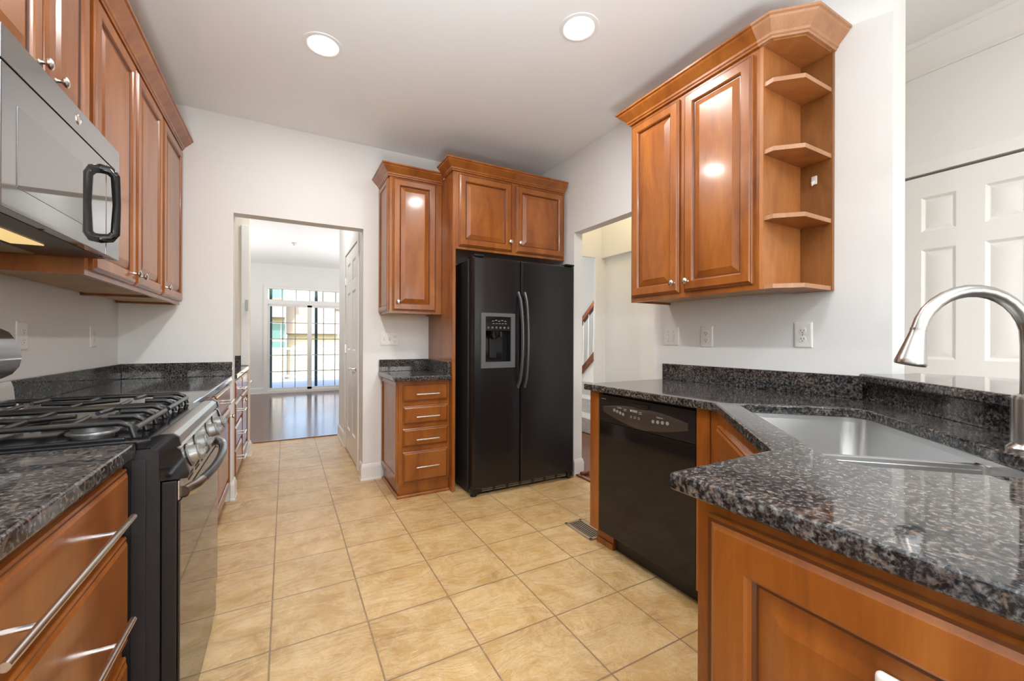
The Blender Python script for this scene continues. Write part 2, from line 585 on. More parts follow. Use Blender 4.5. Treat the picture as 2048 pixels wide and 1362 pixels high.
# living room
lv = M().box(-3.6, -3.5, 4.87, 10.4, 0, CH).box(-3.5, -.385, 10.25, 10.4, 0, CH).box(1.33, 2.9, 10.25, 10.4, 0, CH).box(-.385, 1.33, 10.25, 10.4, 2.30, CH)
struct('wall_living', lv, WALL)
# baseboards
struct('baseboard_back', M().sweep([(.563, 3.71), (.563, 3.59), (.71, 3.59)], BASEB), TRIM)
struct('baseboard_left', M().sweep([(-.345, 3.59), (-.333, 3.59), (-.333, 3.71), (-.345, 3.71)], BASEB), TRIM)
struct('baseboard_right', M().sweep([(2.28, 3.4), (2.28, 2.875), (2.19, 2.875)], [(-a, b) for a, b in BASEB][::-1]), TRIM)
struct('baseboard_hall', M().sweep([(.575, 5.44), (.575, 4.83)], BASEB), TRIM)
struct('baseboard_living', M().sweep([(-.39, 10.25), (-3.5, 10.25)], [(-a, b) for a, b in BASEB][::-1]), TRIM)
struct('baseboard_bar', M().sweep([(XH, 1.09), (XH, 3.465)], [(-a, b) for a, b in BASEB][::-1]), TRIM)
# half wall under the raised bar
bA, bB = Vector((2.19, .80, 0)), Vector((1.15, -.29, 0))
bd = (bB - bA).normalized()
bn = Vector((-bd.y, bd.x, 0))      # pointing away from the kitchen
if bn.x < 0:
    bn = -bn
pp = [bA, bB, bB + bn * .12, bA + bn * .12]
struct('wall_bar', M().prism([(p.x, p.y) for p in pp], 0, .998), WALL)
# thresholds
struct('trim_threshold', M().box(-.315, .575, 5.435, 5.475, 0, .012, bev=.004), REDWOOD)
struct('trim_doorway', M().box(2.195, 2.235, 1.99, 2.85, 0, .016, bev=.005).cyl((2.24, 2.83, .017), (2.33, 2.845, .017), .017, seg=10), REDWOOD)


# panel doors --------------------------------------------------------
def panel_door(name, o, n, w, h, cols, rows, th=.035):
    """white raised panel door: cols / rows = list of (start, size) openings"""
    o, n = Vector(o), Vector(n)
    u = Z.cross(n)
    m = M()
    xs = sorted({0, w} | {a for a, b in cols} | {a + b for a, b in cols})
    zs = sorted({0, h} | {a for a, b in rows} | {a + b for a, b in rows})
    inc = lambda v, L: any(abs(v - a) < 1e-5 for a, b in L)
    for x0, x1 in zip(xs, xs[1:]):
        for z0, z1 in zip(zs, zs[1:]):
            q = o + u * x0 + Z * z0
            if inc(x0, cols) and inc(z0, rows):
                m.loops(q, n, x1 - x0, z1 - z0, [(0, th, 0), (.006, th - .004, 0), (.012, th - .010, 0), (.016, th - .011, 0), (.045, th - .003, 0)])
            else:
                m.face([q + n * th, q + u * (x1 - x0) + n * th, q + u * (x1 - x0) + Z * (z1 - z0) + n * th, q + Z * (z1 - z0) + n * th])
    P = lambda a, b, d: o + u * a + Z * b + n * d
    for a, b in (((0, 0), (w, 0)), ((w, 0), (w, h)), ((w, h), (0, h)), ((0, h), (0, 0))):
        m.face([P(*a, 0), P(*b, 0), P(*b, th), P(*a, th)])
    m.face([P(0, 0, 0), P(0, h, 0), P(w, h, 0), P(w, 0, 0)])
    bmesh.ops.remove_doubles(m.bm, verts=m.bm.verts, dist=1e-5)
    return struct(name, m, DOORW, None, .3)


d1 = panel_door('door_1', (XH + .03, 1.017, .012), (-1, 0, 0), .592, 2.06, [(.11, .135), (.347, .135)], [(.22, .62), (1.06, .60), (1.755, .19)])
d2 = panel_door('door_2', (.60, 4.755, .012), (-1, 0, 0), .81, 2.04, [(.12, .22), (.47, .22)], [(.23, .62), (1.05, .58), (1.73, .20)], .03)
hm = M()
struct('door_handle', M().lathe((.57, 4.01, .90), (-1, 0, 0), [(0, 0), (.028, 0), (.028, .006), (.012, .010), (.010, .04), (0, .042)], 18).tube([(.535, 4.01, .90), (.53, 4.03, .90), (.53, 4.12, .90)], [.010, .010, .008], 12), NICKEL, d2)
for z in (1.80, 1.07, .26):
    struct('door_hinge', M().box(.560, .575, 4.752, 4.772, z - .05, z + .05, bev=.003), NICKEL, d2)
struct('trim_door', M().box(.561, .575, 4.77, 4.83, 0, 2.125, bev=.004).box(.561, .575, 3.87, 3.93, 0, 2.125, bev=.004).box(.561, .575, 3.93, 4.77, 2.062, 2.125, bev=.004), TRIM)
# patio door: frame, sashes, muntins, glass
PX0, PX1 = -.385, 1.33
pf = M().box(PX0 - .02, PX0 + .05, 10.22, 10.41, 0, 2.32).box(PX1 - .05, PX1, 10.23, 10.36, 0, 2.30).box(PX0, PX1, 10.23, 10.36, 2.255, 2.30).box(PX0, PX1, 10.23, 10.36, 1.92, 2.02).box(PX0, PX1, 10.23, 10.38, 0, .06)
pd = struct('door_3', pf, TRIM)
pc = (PX0 + PX1) / 2
struct('sash', M().box(PX0 + .05, PX0 + .09, 10.26, 10.30, .06, 1.92).box(pc - .045, pc + .045, 10.26, 10.33, .06, 1.92).box(PX1 - .09, PX1 - .05, 10.3, 10.34, .06, 1.92).box(PX0 + .05, PX1 - .05, 10.26, 10.33, .06, .11).box(PX0 + .05, PX1 - .05, 10.26, 10.33, 1.88, 1.92), TRIM, pd)
mu = M()
for a, b in ((PX0 + .09, pc - .045), (pc + .045, PX1 - .09)):
    for k in (1, 2):
        x = a + (b - a) * k / 3
        mu.box(x - .008, x + .008, 10.285, 10.30, .11, 1.88)
    for k in (1, 2, 3, 4):
        z = .11 + (1.88 - .11) * k / 5
        mu.box(a, b, 10.285, 10.30, z - .008, z + .008)
for k in range(1, 6):
    x = PX0 + .05 + (PX1 - PX0 - .1) * k / 6
    mu.box(x - .008, x + .008, 10.285, 10.30, 2.02, 2.255)
struct('muntin', mu, mat('grey_muntin', (.35, .36, .37), .5), pd)
struct('glass', M().box(PX0 + .05, PX1 - .05, 10.305, 10.309, .06, 2.255), GLASS, pd)

# ================================================================== COUNTERS
kc = thing('kitchen_countertop', 'L-shaped dark speckled granite countertop around the sink on the right', 'countertop', (1.85, 1.4, .92))
nf = lambda n_, t_: ((n_ - t_) / math.sqrt(2), (-t_ - n_) / math.sqrt(2))


def rrect(n0, n1, t0, t1, r, k=5):
    pts = []
    ra, rb = r if hasattr(r, '__len__') else (r, r)     # radius at the t1 end, at the t0 end
    for cn, ct, a0, r in ((n1 - ra, t1 - ra, 0, ra), (n0 + ra, t1 - ra, 90, ra), (n0 + rb, t0 + rb, 180, rb), (n1 - rb, t0 + rb, 270, rb)):
        for i in range(k + 1):
            a = math.radians(a0 + 90 * i / k)
            pts.append((cn + r * math.cos(a), ct + r * math.sin(a)))
    return pts


SN0, SN1, ST0, ST1 = .408, .815, -1.83, -.995
hole = [nf(a, b) for a, b in rrect(SN0, SN1, ST0, ST1, .07)]
outer = [(2.17, 1.885), (1.51, 1.885), (1.51, 1.0585), (.985, .545), (.645, .545), (.645, -.62), (.95, -.62), (1.14, -.27), (2.17, .80)]
obj('slab', M().prism(outer, .885, .92, bev=.007, hole=hole), GRAN, kc, .5)
obj('backsplash', M().box(2.152, 2.188, .82, 1.885, .92, 1.02, bev=.003), GRAN, kc)
q0, q1 = bA - bn * .002, bB - bn * .002
pq = [q0, q1, q1 - bn * .022, q0 - bn * .022]
obj('backsplash', M().prism([(p.x, p.y) for p in pq], .92, .997, bev=.002), GRAN, kc)
# raised bar ledge
fr = lambda s_, o_: bA + bd * s_ + bn * o_
bar = [(2.128, .815), tuple(fr(.05, -.075).xy), tuple(fr(1.5, -.075).xy), tuple(fr(1.5, .36).xy), tuple(fr(.12, .36).xy), (2.37, .725), (2.185, .725)]
bl = obj('bar_ledge', M().prism(bar, .999, 1.034, bev=.01), GRAN, None, .5)
tag(bl, 'raised dark granite bar ledge on the half wall behind the sink', 'ledge')
# left counters
lc = thing('counter_slab', 'near dark granite countertop in the lower left corner before the range', 'countertop', (-.65, .5, .905), 'dark granite countertops')
obj('slab', M().prism([(XL + .002, 1.384), (XL + .002, -.9), (-.333, -.9), (-.333, 1.384)], .868, .905, bev=.008), GRAN, lc, .5)
obj('backsplash', M().box(XL + .001, XL + .022, -.9, 1.384, .905, 1.005, bev=.003), GRAN, lc)
lf = thing('counter_slab', 'far left dark granite countertop between the range and the doorway', 'countertop', (-.65, 2.9, .905), 'dark granite countertops')
obj('slab', M().prism([(XL + .002, 3.588), (XL + .002, 2.108), (-.335, 2.108), (-.335, 3.588)], .868, .905, bev=.008), GRAN, lf, .5)
obj('backsplash', M().box(XL + .001, XL + .022, 2.108, 3.588, .905, 1.005, bev=.003), GRAN, lf)
obj('backsplash', M().box(XL + .022, -.335, 3.567, 3.589, .905, 1.005, bev=.003), GRAN, lf)
ln = thing('counter_slab', 'dark granite countertop in the hall niche beyond the left wall end', 'countertop', (-.65, 4.3, .905), 'dark granite countertops')
obj('slab', M().prism([(XL + .002, 4.866), (XL + .002, 3.714), (-.318, 3.714), (-.318, 4.866)], .868, .905, bev=.008), GRAN, ln, .5)
obj('backsplash', M().box(XL + .022, -.385, 4.845, 4.868, .905, 1.005, bev=.003), GRAN, ln)
# small counter by the fridge
sc = thing('counter_slab', 'small dark granite countertop on the four-drawer cabinet beside the fridge', 'countertop', (.9, 3.3, .90), 'dark granite countertops')
obj('slab', M().prism([(.685, 3.588), (.685, 2.985), (1.117, 2.985), (1.117, 3.588)], .865, .90, bev=.007), GRAN, sc, .5)
obj('backsplash', M().box(.69, 1.095, 3.567, 3.589, .90, 1.0, bev=.003), GRAN, sc)
obj('backsplash', M().box(1.096, 1.118, 3.02, 3.589, .90, 1.0, bev=.003), GRAN, sc)

# ================================================================== SINK AND FAUCET
sk = thing('undermount_sink', 'stainless steel double-bowl sink set under the corner granite', 'sink', (*nf(.61, -1.41), .70))
mid = -1.29
for (t0, t1, q) in ((ST0 - .008, mid - .012, (.012, .07)), (mid + .012, ST1 + .008, (.07, .012))):
    m = M()
    rr = [(SN0 - .008, SN1 + .008, t0, t1, q, .868), (SN0 - .006, SN1 + .006, t0 + .002, t1 - .002, q, .84), (SN0 + .004, SN1 - .004, t0 + .012, t1 - .012, q, .72), (SN0 + .03, SN1 - .03, t0 + .04, t1 - .04, q, .69)]
    prev = None
    for a, b, c, d, r, z in rr:
        ring = [m.bm.verts.new((*nf(p, q), z)) for p, q in rrect(a, b, c, d, r)]
        if prev:
            for k in range(len(ring)):
                m.bm.faces.new((prev[k], prev[(k + 1) % len(ring)], ring[(k + 1) % len(ring)], ring[k]))
        prev = ring
    m.bm.faces.new(prev)
    bowl = obj('bowl', m, SINKM, sk, .8)
    c_ = nf((SN0 + SN1) / 2, (t0 + t1) / 2)
    obj('drain', M().lathe((*c_, .691), (0, 0, 1), [(.055, 0), (.052, .003), (.038, .001), (.034, -.001), (0, -.001)], 24), STEEL, bowl)
m = M()
prev = None
for n0 in (SN0 - .008, SN1 + .008):
    ring = [m.bm.verts.new((*nf(n0, mid + dx), z)) for dx, z in ((-.016, .80), (-.0145, .855), (-.009, .866), (0, .869), (.009, .866), (.0145, .855), (.016, .80))]
    if prev:
        for k in range(6):
            m.bm.faces.new((prev[k], prev[k + 1], ring[k + 1], ring[k]))
    prev = ring
obj('divider', m, SINKM, sk, .8)
m = M()
pl = [(SN0 - .05, SN1 + .04, ST0 - .04, ST1 + .04, .05, .884), (SN0 - .008, SN1 + .008, ST0 - .008, ST1 + .008, .07, .884), (SN0 - .008, SN1 + .008, ST0 - .008, ST1 + .008, .07, .868)]
prev = None
for a, b, c, d, r, z in pl:
    ring = [m.bm.verts.new((*nf(p, q), z)) for p, q in rrect(a, b, c, d, r)]
    if prev:
        for k in range(len(ring)):
            m.bm.faces.new((prev[k], prev[(k + 1) % len(ring)], ring[(k + 1) % len(ring)], ring[k]))
    prev = ring
obj('rim', m, SINKM, sk)
fx, fy = 1.484, .256
fa = thing('kitchen_faucet', 'brushed nickel gooseneck faucet with pull-down head behind the sink', 'faucet', (fx, fy, .92))
FD = Vector((-.80, .60, 0)).normalized()
F0 = Vector((fx, fy, 0))
obj('base', M().lathe((fx, fy, .92), (0, 0, 1), [(0, 0), (.036, 0), (.036, .007), (.030, .014), (.0285, .02), (.0285, .118), (.026, .126), (.016, .130)], 28), STEEL, fa)
pts = [F0 + Z * 1.045, F0 + Z * 1.16]
Rr, zc = .113, 1.174
for k in range(0, 15):
    a = math.radians(12 * k)
    pts.append(F0 + FD * (Rr - Rr * math.cos(a)) + Z * (zc + Rr * math.sin(a) * 1.0))
pts = pts[:2] + pts[3:]
end = pts[-1]
obj('neck', M().tube(pts, .0145, 20), STEEL, fa, 1.0)
dn = (pts[-1] - pts[-2]).normalized()
dn = (Vector((0, 0, -1)) + FD * .22).normalized()
obj('spray_head', M().lathe(end - dn * .002, dn, [(.0155, 0), (.0155, .004), (.0148, .006), (.017, .02), (.022, .045), (.028, .075), (.0295, .082), (.028, .087), (0, .087)], 28), STEEL, fa)
sd = Vector((-.6, -.8, 0))
obj('lever', M().cyl(F0 + Z * 1.0, F0 + sd * .045 + Z * 1.0, .016, .014).tube([F0 + sd * .05 + Z * 1.0, F0 + sd * .06 + Z * 1.02, F0 + sd * .075 + Z * 1.11], [.012, .010, .007], 12), STEEL, fa)

# ================================================================== DISHWASHER
NX = (-1, 0, 0)
dw = thing('dishwasher', 'glossy black built-in dishwasher under the right granite counter', 'dishwasher', (1.85, 1.48, 0))
obj('body', M().box(1.575, 2.1, 1.175, 1.79, .10, .875), BLACKP, dw)
# door front with a bowed control panel
obj('door', M().box(1.547, 1.575, 1.172, 1.795, .105, .72, bev=.004), BLACK, dw)
cp = obj('control_panel', M().box(1.545, 1.575, 1.172, 1.795, .722, .868, bev=.005), BLACKP, dw)
m = M()
N_ = 24
prev = None
for i in range(N_ + 1):
    t = -1 + 2 * i / N_
    y = 1.484 - t * .275
    up = .805 + .028 * (1 - t * t)
    lo = .755 - .030 * (1 - t * t) + .02 * abs(t)
    bul = .006 * (1 - t * t)
    row = [m.bm.verts.new((1.5449, y, up)), m.bm.verts.new((1.543 - bul, y, (up * .8 + lo * .2))), m.bm.verts.new((1.543 - bul, y, (up * .25 + lo * .75))), m.bm.verts.new((1.5449, y, lo))]
    if prev:
        for k in range(3):
            m.bm.faces.new((prev[k], prev[k + 1], row[k + 1], row[k]))
    prev = row
obj('bezel', m, mat('brown_black_bezel', (.045, .037, .031), .3), cp, 1.0)
obj('latch', M().box(1.534, 1.546, 1.43, 1.54, .835, .85, bev=.004), BLACKP, cp)
by = [1.68, 1.66, 1.64, 1.62]
for k in range(4):
    obj('button', M().lathe((1.540, 1.665 - .022 * k, .797 - .004 * k), NX, [(.0085, 0), (.0085, .003), (0, .004)], 14), GREYBTN, cp)
    obj('button', M().lathe((1.539, 1.40 - .028 * k, .782 + .002 * k), NX, [(.0085, 0), (.0085, .003), (0, .004)], 14), GREYBTN, cp)
text(cp, 'Cycles', (1.5365, 1.625, .812), NX, .012)
text(cp, 'Options', (1.5365, 1.36, .803), NX, .012)
obj('logo_mark', M().box(1.5362, 1.537, 1.538, 1.548, .808, .818), PALETXT, cp)
for k in range(3):
    obj('printed_line', M().box(1.5362, 1.537, 1.50, 1.534, .808 + .004 * k, .810 + .004 * k), PALETXT, cp)
for y, z in ((1.575, .812), (1.575, .805), (1.47, .812), (1.47, .804)):
    obj('printed_line', M().box(1.5362, 1.537, y, y + .02, z, z + .002), PALETXT, cp)
for k in range(3):
    for j in range(2):
        obj('printed_line', M().box(1.5362, 1.537, 1.535 - .026 * k, 1.549 - .026 * k, .777 + .007 * j, .779 + .007 * j), PALETXT, cp)
m = M()
for k in range(3):
    m.box(1.5443, 1.5452, 1.765 - .013 * k, 1.774 - .013 * k, .845, .848)
obj('vent_marks', m, PALETXT, cp)
obj('kick_plate', M().box(1.615, 1.63, 1.172, 1.73, .005, .10), BLACKP, dw)
# filler and end panel left of it
ep = thing('end_panel', 'narrow cherry wood end panel at the left of the black dishwasher', 'cabinet panel', (1.85, 1.84, 0))
obj('panel', M().box(1.545, 2.12, 1.799, 1.871, .10, .884, bev=.002), CABM, ep)
obj('toe_kick', M().box(1.60, 2.12, 1.735, 1.868, 0, .099).box(1.592, 1.60, 1.735, 1.868, 0, .035, bev=.003), CABM, ep)

# ================================================================== CORNER SINK BASE + PENINSULA
cb = thing('sink_base_cabinet', 'diagonal cherry wood cabinet under the corner sink', 'cabinet', (1.4, .8, 0))
ply = [(1.545, 1.168), (1.545, 1.07), (1.0, .525), (1.055, .512), (1.06, -.30), (2.10, .79), (2.10, 1.168)]
m = M().prism(ply, .10, .66)
m.prism([(1.545, 1.168), (1.545, 1.07), (1.0, .525), (1.015, .512), (1.57, 1.062), (1.57, 1.168)], .66, .884)
m.box(1.541, 1.545, 1.10, 1.1025, .1, .884, 1)
obj('body', m, CABM, cb)
dn_ = Vector((-1, 1, 0)).normalized()
ud = Z.cross(dn_)
o_ = Vector((1.545, 1.07, 0)) + ud * .06
rdoor(cb, o_ + Z * .70, dn_, .62, .135, 'drawer_front', DRAWP)
rdoor(cb, o_ + Z * .12, dn_, .62, .56)
pc_ = thing('peninsula_cabinet', 'near cherry wood base cabinet with one big raised-panel door, bottom right', 'cabinet', (.9, .1, 0))
obj('body', M().box(.68, 1.05, -.6, .51, .10, .66).box(.68, .70, -.6, .51, .66, .884).box(.70, .95, .49, .51, .66, .884), CABM, pc_)
obj('toe_kick', M().box(.75, 1.0, -.6, .50, 0, .10), BLACKP, pc_)
rdoor(pc_, (.68, .480, .115), NX, .62, .745, 'door', [(0, 0, 0), (0, .012, 0), (.004, .018, 1), (.010, .018, 0), (.018, .024, 0), (.072, .024, 0), (.077, .021, 0), (.080, .014, 1), (.085, .009, 1), (.089, .0085, 0), (.128, .019, 0), (.131, .020, 0)])
pt = thing('blank_plate', 'white rounded plate fixed on the near peninsula cabinet door', 'plate', (.655, .19, .69))
obj('plate', M().box(.647, .661, .14, .235, .62, .757, bev=.0065, seg=4), PLATE, pt)

# ================================================================== UPPER CABINETS
UB, UT = 1.40, 2.485


def upper(name, label, x0, x1, y0, y1, z0, z1, face, cat='wall cabinet'):
    t = thing(name, label, cat, ((x0 + x1) / 2, (y0 + y1) / 2, z0), 'cherry wall cabinets')
    m = M().box(x0, x1, y0, y1, z0 + .02, z1)
    # recessed underside with a light rail
    e = .018
    if face == '-x':
        m.box(x0, x0 + e, y0, y1, z0, z0 + .02)
    elif face == '+x':
        m.box(x1 - e, x1, y0, y1, z0, z0 + .02)
    else:
        m.box(x0, x1, y0, y0 + e, z0, z0 + .02)
    if face in ('-x', '+x'):
        m.box(x0 + (e if face == '-x' else 0), x1 - (e if face == '+x' else 0), y0, y0 + e, z0, z0 + .02).box(x0 + (e if face == '-x' else 0), x1 - (e if face == '+x' else 0), y1 - e, y1, z0, z0 + .02)
    else:
        m.box(x0, x0 + e, y0 + e, y1, z0, z0 + .02).box(x1 - e, x1, y0 + e, y1, z0, z0 + .02)
    obj('body', m, CABM, t)
    a, b, c, d = x0 + .02, x1 - .02, y0 + .02, y1 - .02
    obj('underside', M().box(a, b, c, d, z0 + .012, z0 + .0199), CABIN, t)
    return t


ur = upper('upper_cabinet', 'two-door cherry wall cabinet on the right above the dishwasher', 1.86, XR - .002, 1.089, 1.868, UB, UT, '-x')
for (ya, yb, ky) in ((1.855, 1.510, 1.536), (1.478, 1.112, 1.450)):
    dd = rdoor(ur, (1.86, ya, UB + .028), NX, ya - yb, UT - UB - .05)
    knob(dd, (1.84, ky, UB + .08), NX)
obj('crown', M().sweep([(XR - .003, 1.868), (1.86, 1.868), (1.86, 1.089)], CROWN, z=UT), CABM, ur, .3)
es = thing('open_shelf_unit', 'open angled end shelves of cherry wood at the end of the right wall cabinet', 'shelf', (2.05, 1.0, UB))
obj('side_panel', M().box(1.86, XR - .022, 1.072, 1.0885, UB, UT), [SHELF], es)
obj('back_panel', M().box(XR - .021, XR - .002, .94, 1.0885, UB, UT), [SHELFBACK], es)
shp = [(1.866, 1.072), (1.862, 1.03), (1.95, .945), (XR - .021, .945), (XR - .021, 1.072)]


def shelfmesh(z, th=.019, pts=shp):
    m = M()
    m.prism(pts, z, z + th, 0)
    for f in m.bm.faces:
        c = f.calc_center_median()
        f.material_index = 1 if abs(f.normal.z) < .3 and (c.y < 1.06) else 0
    return m


for z in (UB, 1.705, 2.0, 2.30):
    mm = shelfmesh(z)
    for f in mm.bm.faces:
        f.normal_update()
        c = f.calc_center_median()
        f.material_index = 1 if abs(f.normal.z) < .3 and c.y < 1.06 else 0
    obj('shelf', mm, [SHELF, SHELFEDGE], es)
obj('top_panel', M().prism(shp, UT - .006, UT + .002), [SHELF], es)
obj('crown', M().sweep([(1.86, 1.0885), (1.86, 1.035), (1.95, .945), (XR - .003, .945)], CROWN, z=UT), [SHELFEDGE], es, .3)
hk = thing('wall_hook', 'small white adhesive hook inside the open end shelves', 'hook', (XR - .03, 1.012, 1.9))
obj('hook_base', M().box(XR - .027, XR - .0215, 1.0, 1.024, 1.90, 1.94, bev=.003), PLATE, hk)
obj('hook', M().tube([(XR - .026, 1.012, 1.915), (XR - .036, 1.012, 1.905), (XR - .042, 1.012, 1.895), (XR - .046, 1.012, 1.91)], .0045, 10), PLATE, hk)

# left uppers
XF = -.635
LT = 2.465
PXN = (1, 0, 0)
a1 = upper('upper_cabinet', 'tall two-door cherry wall cabinet right of the microwave', XL + .002, XF, 2.04, 3.035, UB, LT, '+x')
for ya, yb, ky in ((2.075, 2.545, 2.505), (2.565, 3.02, 2.605)):
    dd = rdoor(a1, (XF, ya, UB + .022), PXN, yb - ya, LT - UB - .045)
    knob(dd, (XF + .02, ky, UB + .07), PXN)
a2 = upper('upper_cabinet', 'single-door cherry wall cabinet at the far end of the left run', XL + .002, XF, 3.037, 3.555, UB, LT, '+x')
dd = rdoor(a2, (XF, 3.05, UB + .022), PXN, .495, LT - UB - .045)
knob(dd, (XF + .02, 3.09, UB + .07), PXN)
obj('filler', M().box(XL + .002, XF - .03, 3.556, 3.588, UB, LT), CABM, a2)
a3 = upper('upper_cabinet', 'short two-door cherry cabinet directly above the microwave', XL + .002, XF, 1.29, 2.038, 1.862, LT, '+x')
for ya, yb, ky in ((1.305, 1.70, 1.672), (1.716, 2.025, 1.77)):
    dd = rdoor(a3, (XF, ya, 1.885), PXN, yb - ya, LT - 1.905)
    knob(dd, (XF + .02, ky, 1.955), PXN)
lcrown = lambda t, y0, y1, ret: obj('crown', M().sweep(([(XF, y0), (XF, y1)] + ([(XL, y1)] if ret else [])), CROWN, z=LT), CABM, t, .3)
lcrown(a3, 1.29, 2.0395, False)
lcrown(a1, 2.04, 3.0365, False)
lcrown(a2, 3.037, 3.586, False)

# back wall cabinets
NYV = (0, -1, 0)
ub = upper('upper_cabinet', 'narrow single-door cherry wall cabinet left of the fridge', .70, 1.118, 3.24, YB - .002, 1.375, 2.43, '-y')
dd = rdoor(ub, (.722, 3.24, 1.395), NYV, .345, 1.025)
knob(dd, (.764, 3.22, 1.46), NYV)
obj('end_panel', M().loops((.70, 3.585, 1.395), NX, .325, 1.025, MULLP, back=True), CABM, ub, .3)
obj('crown', M().sweep([(.70, YB), (.70, 3.24), (1.118, 3.24)], CROWN, z=2.43), CABM, ub, .3)
fc = thing('fridge_cabinet', 'two-door cherry cabinet with a tall side panel around the fridge', 'cabinet', (1.64, 3.3, 0))
obj('body', M().box(1.144, 2.16, 2.985, YB - .002, 1.87, 2.465), CABM, fc)
obj('side_panel', M().box(1.12, 1.1435, 2.985, YB - .002, 0, 2.465), CABM, fc)
for xa, xb, kx in ((1.165, 1.628, 1.606), (1.668, 2.148, 1.70)):
    dd = rdoor(fc, (xa, 2.985, 1.893), NYV, xb - xa, .555)
    knob(dd, (kx, 2.965, 1.97), NYV)
obj('crown', M().sweep([(1.12, 3.165), (1.12, 2.985), (2.16, 2.985)], CROWN, z=2.465), CABM, fc, .3)
db = thing('drawer_cabinet', 'cherry base cabinet with four drawers beside the fridge', 'cabinet', (.92, 3.3, 0))
obj('body', M().box(.726, 1.118, 3.045, YB - .002, .10, .864), CABM, db)
obj('side_panel', M().loops((.726, 3.585, .12), NX, .53, .74, MULLP, back=True), CABM, db, .3)
obj('toe_kick', M().box(.73, 1.118, 3.06, YB - .02, 0, .10).sweep([(.726, 3.57), (.726, 3.052), (1.118, 3.052)], [(0, 0), (.012, 0), (.012, .012), (.006, .02), (0, .022)]), CABM, db)
for z0, z1, hz in ((.712, .838, .765), (.545, .675, .598), (.378, .51, .43), (.115, .338, .225)):
    dr = rdoor(db, (.757, 3.045, z0), NYV, .344, z1 - z0, 'drawer', DRAWP)
    barpull(dr, (.935, 3.03, hz), NYV, .175)

# ================================================================== FRIDGE
fg = thing('refrigerator', 'black side-by-side refrigerator with ice dispenser in the left door', 'refrigerator', (1.68, 3.15, 0))
obj('body', M().box(1.205, 2.125, 2.885, 3.50, .03, 1.775, bev=.006), SIDEBLK, fg)
obj('gasket', M().box(1.222, 1.618, 2.868, 2.886, .06, 1.78).box(1.628, 2.135, 2.868, 2.886, .06, 1.78), mat('brown_grey_gasket', (.05, .035, .03), .5), fg)


def fdoor(x0, x1, z0, z1, hole=None):
    m = M()
    yf, ybk, c = 2.80, 2.868, .012
    # gently bowed front built as columns
    xs = [x0, x0 + c] + [x0 + c + (x1 - x0 - 2 * c) * k / 8 for k in range(1, 8)] + [x1 - c, x1]
    if hole:
        xs = sorted(set([x for x in xs if not hole[0] - .02 < x < hole[1] + .02] + [hole[0], hole[1]]))
    zs = [z0, z0 + c, z1 - c, z1] + ([hole[2], hole[3]] if hole else [])
    zs = sorted(zs)

    def Y(x, z):
        t = (x - (x0 + x1) / 2) / ((x1 - x0) / 2)
        y = yf + .006 * t * t
        if x in (x0, x1) or z in (z0, z1):
            y += c
        return y
    for xa, xb in zip(xs, xs[1:]):
        for za, zb in zip(zs, zs[1:]):
            if hole and xa >= hole[0] - 1e-6 and xb <= hole[1] + 1e-6 and za >= hole[2] - 1e-6 and zb <= hole[3] + 1e-6:
                continue
            m.face([(xa, Y(xa, za), za), (xb, Y(xb, za), za), (xb, Y(xb, zb), zb), (xa, Y(xa, zb), zb)])
    for (xa, za), (xb, zb) in [((xs[i], z), (xs[i + 1], z)) for i in range(len(xs) - 1) for z in (z0, z1)] + [((x, zs[i]), (x, zs[i + 1])) for i in range(len(zs) - 1) for x in (x0, x1)]:
        m.face([(xa, Y(xa, za), za), (xb, Y(xb, zb), zb), (xb, ybk, zb), (xa, ybk, za)])
    m.face([(x0, ybk, z0), (x1, ybk, z0), (x1, ybk, z1), (x0, ybk, z1)])
    bmesh.ops.remove_doubles(m.bm, verts=m.bm.verts, dist=1e-5)
    return m


HO = (1.308, 1.524, 1.0, 1.345)
fl = obj('door', fdoor(1.214, 1.619, .055, 1.79, HO), FRIDGEM, fg, .7)
frd = obj('door', fdoor(1.626, 2.143, .055, 1.79), FRIDGEM, fg, .7)
for dd, x in ((fl, 1.592), (frd, 1.652)):
    pts = []
    for k in range(13):
        t = k / 12
        z = .80 + .74 * t
        b = math.sin(math.pi * t) ** .5 if 0 < t < 1 else 0
        pts.append((x + (.012 if dd is fl else .0) * b, 2.803 - .055 * b, z))
    obj('handle', M().tube(pts, .017, 14, flat=.65), DARKMETAL, dd, 1.0)
dsp = M().box(1.272, 1.308, 2.79, 2.804, .957, 1.372).box(1.524, 1.560, 2.79, 2.804, .957, 1.372).box(1.308, 1.524, 2.79, 2.804, 1.345, 1.372).box(1.308, 1.524, 2.79, 2.804, .957, 1.003)
ds = obj('dispenser_frame', dsp, mat('grey_dispenser_bezel', (.10, .10, .105), .35), fl)
obj('dispenser_recess', M().box(1.306, 1.526, 2.864, 2.867, 1.0, 1.345).box(1.304, 1.308, 2.80, 2.866, 1.0, 1.345).box(1.524, 1.528, 2.80, 2.866, 1.0, 1.345).box(1.308, 1.524, 2.80, 2.866, .998, 1.006), BLACK, ds)
obj('dispenser_panel', M().box(1.308, 1.524, 2.80, 2.84, 1.236, 1.345, bev=.004), BLACK, ds)
obj('dispenser_chute', M().lathe((1.395, 2.83, 1.236), (0, 0, -1), [(.045, 0), (.042, .02), (.032, .045), (.018, .06), (0, .062)], 20).box(1.45, 1.475, 2.822, 2.838, 1.19, 1.236, bev=.004), BLACK, ds)
obj('dispenser_paddle', M().box(1.37, 1.43, 2.850, 2.858, 1.03, 1.19, bev=.003), BLACKP, ds)
for k in range(6):
    obj('dispenser_button', M().lathe((1.335 + .034 * k, 2.7995, 1.262), NYV, [(.007, 0), (.007, .0006), (.0055, .0006)], 12), PALETXT, ds)
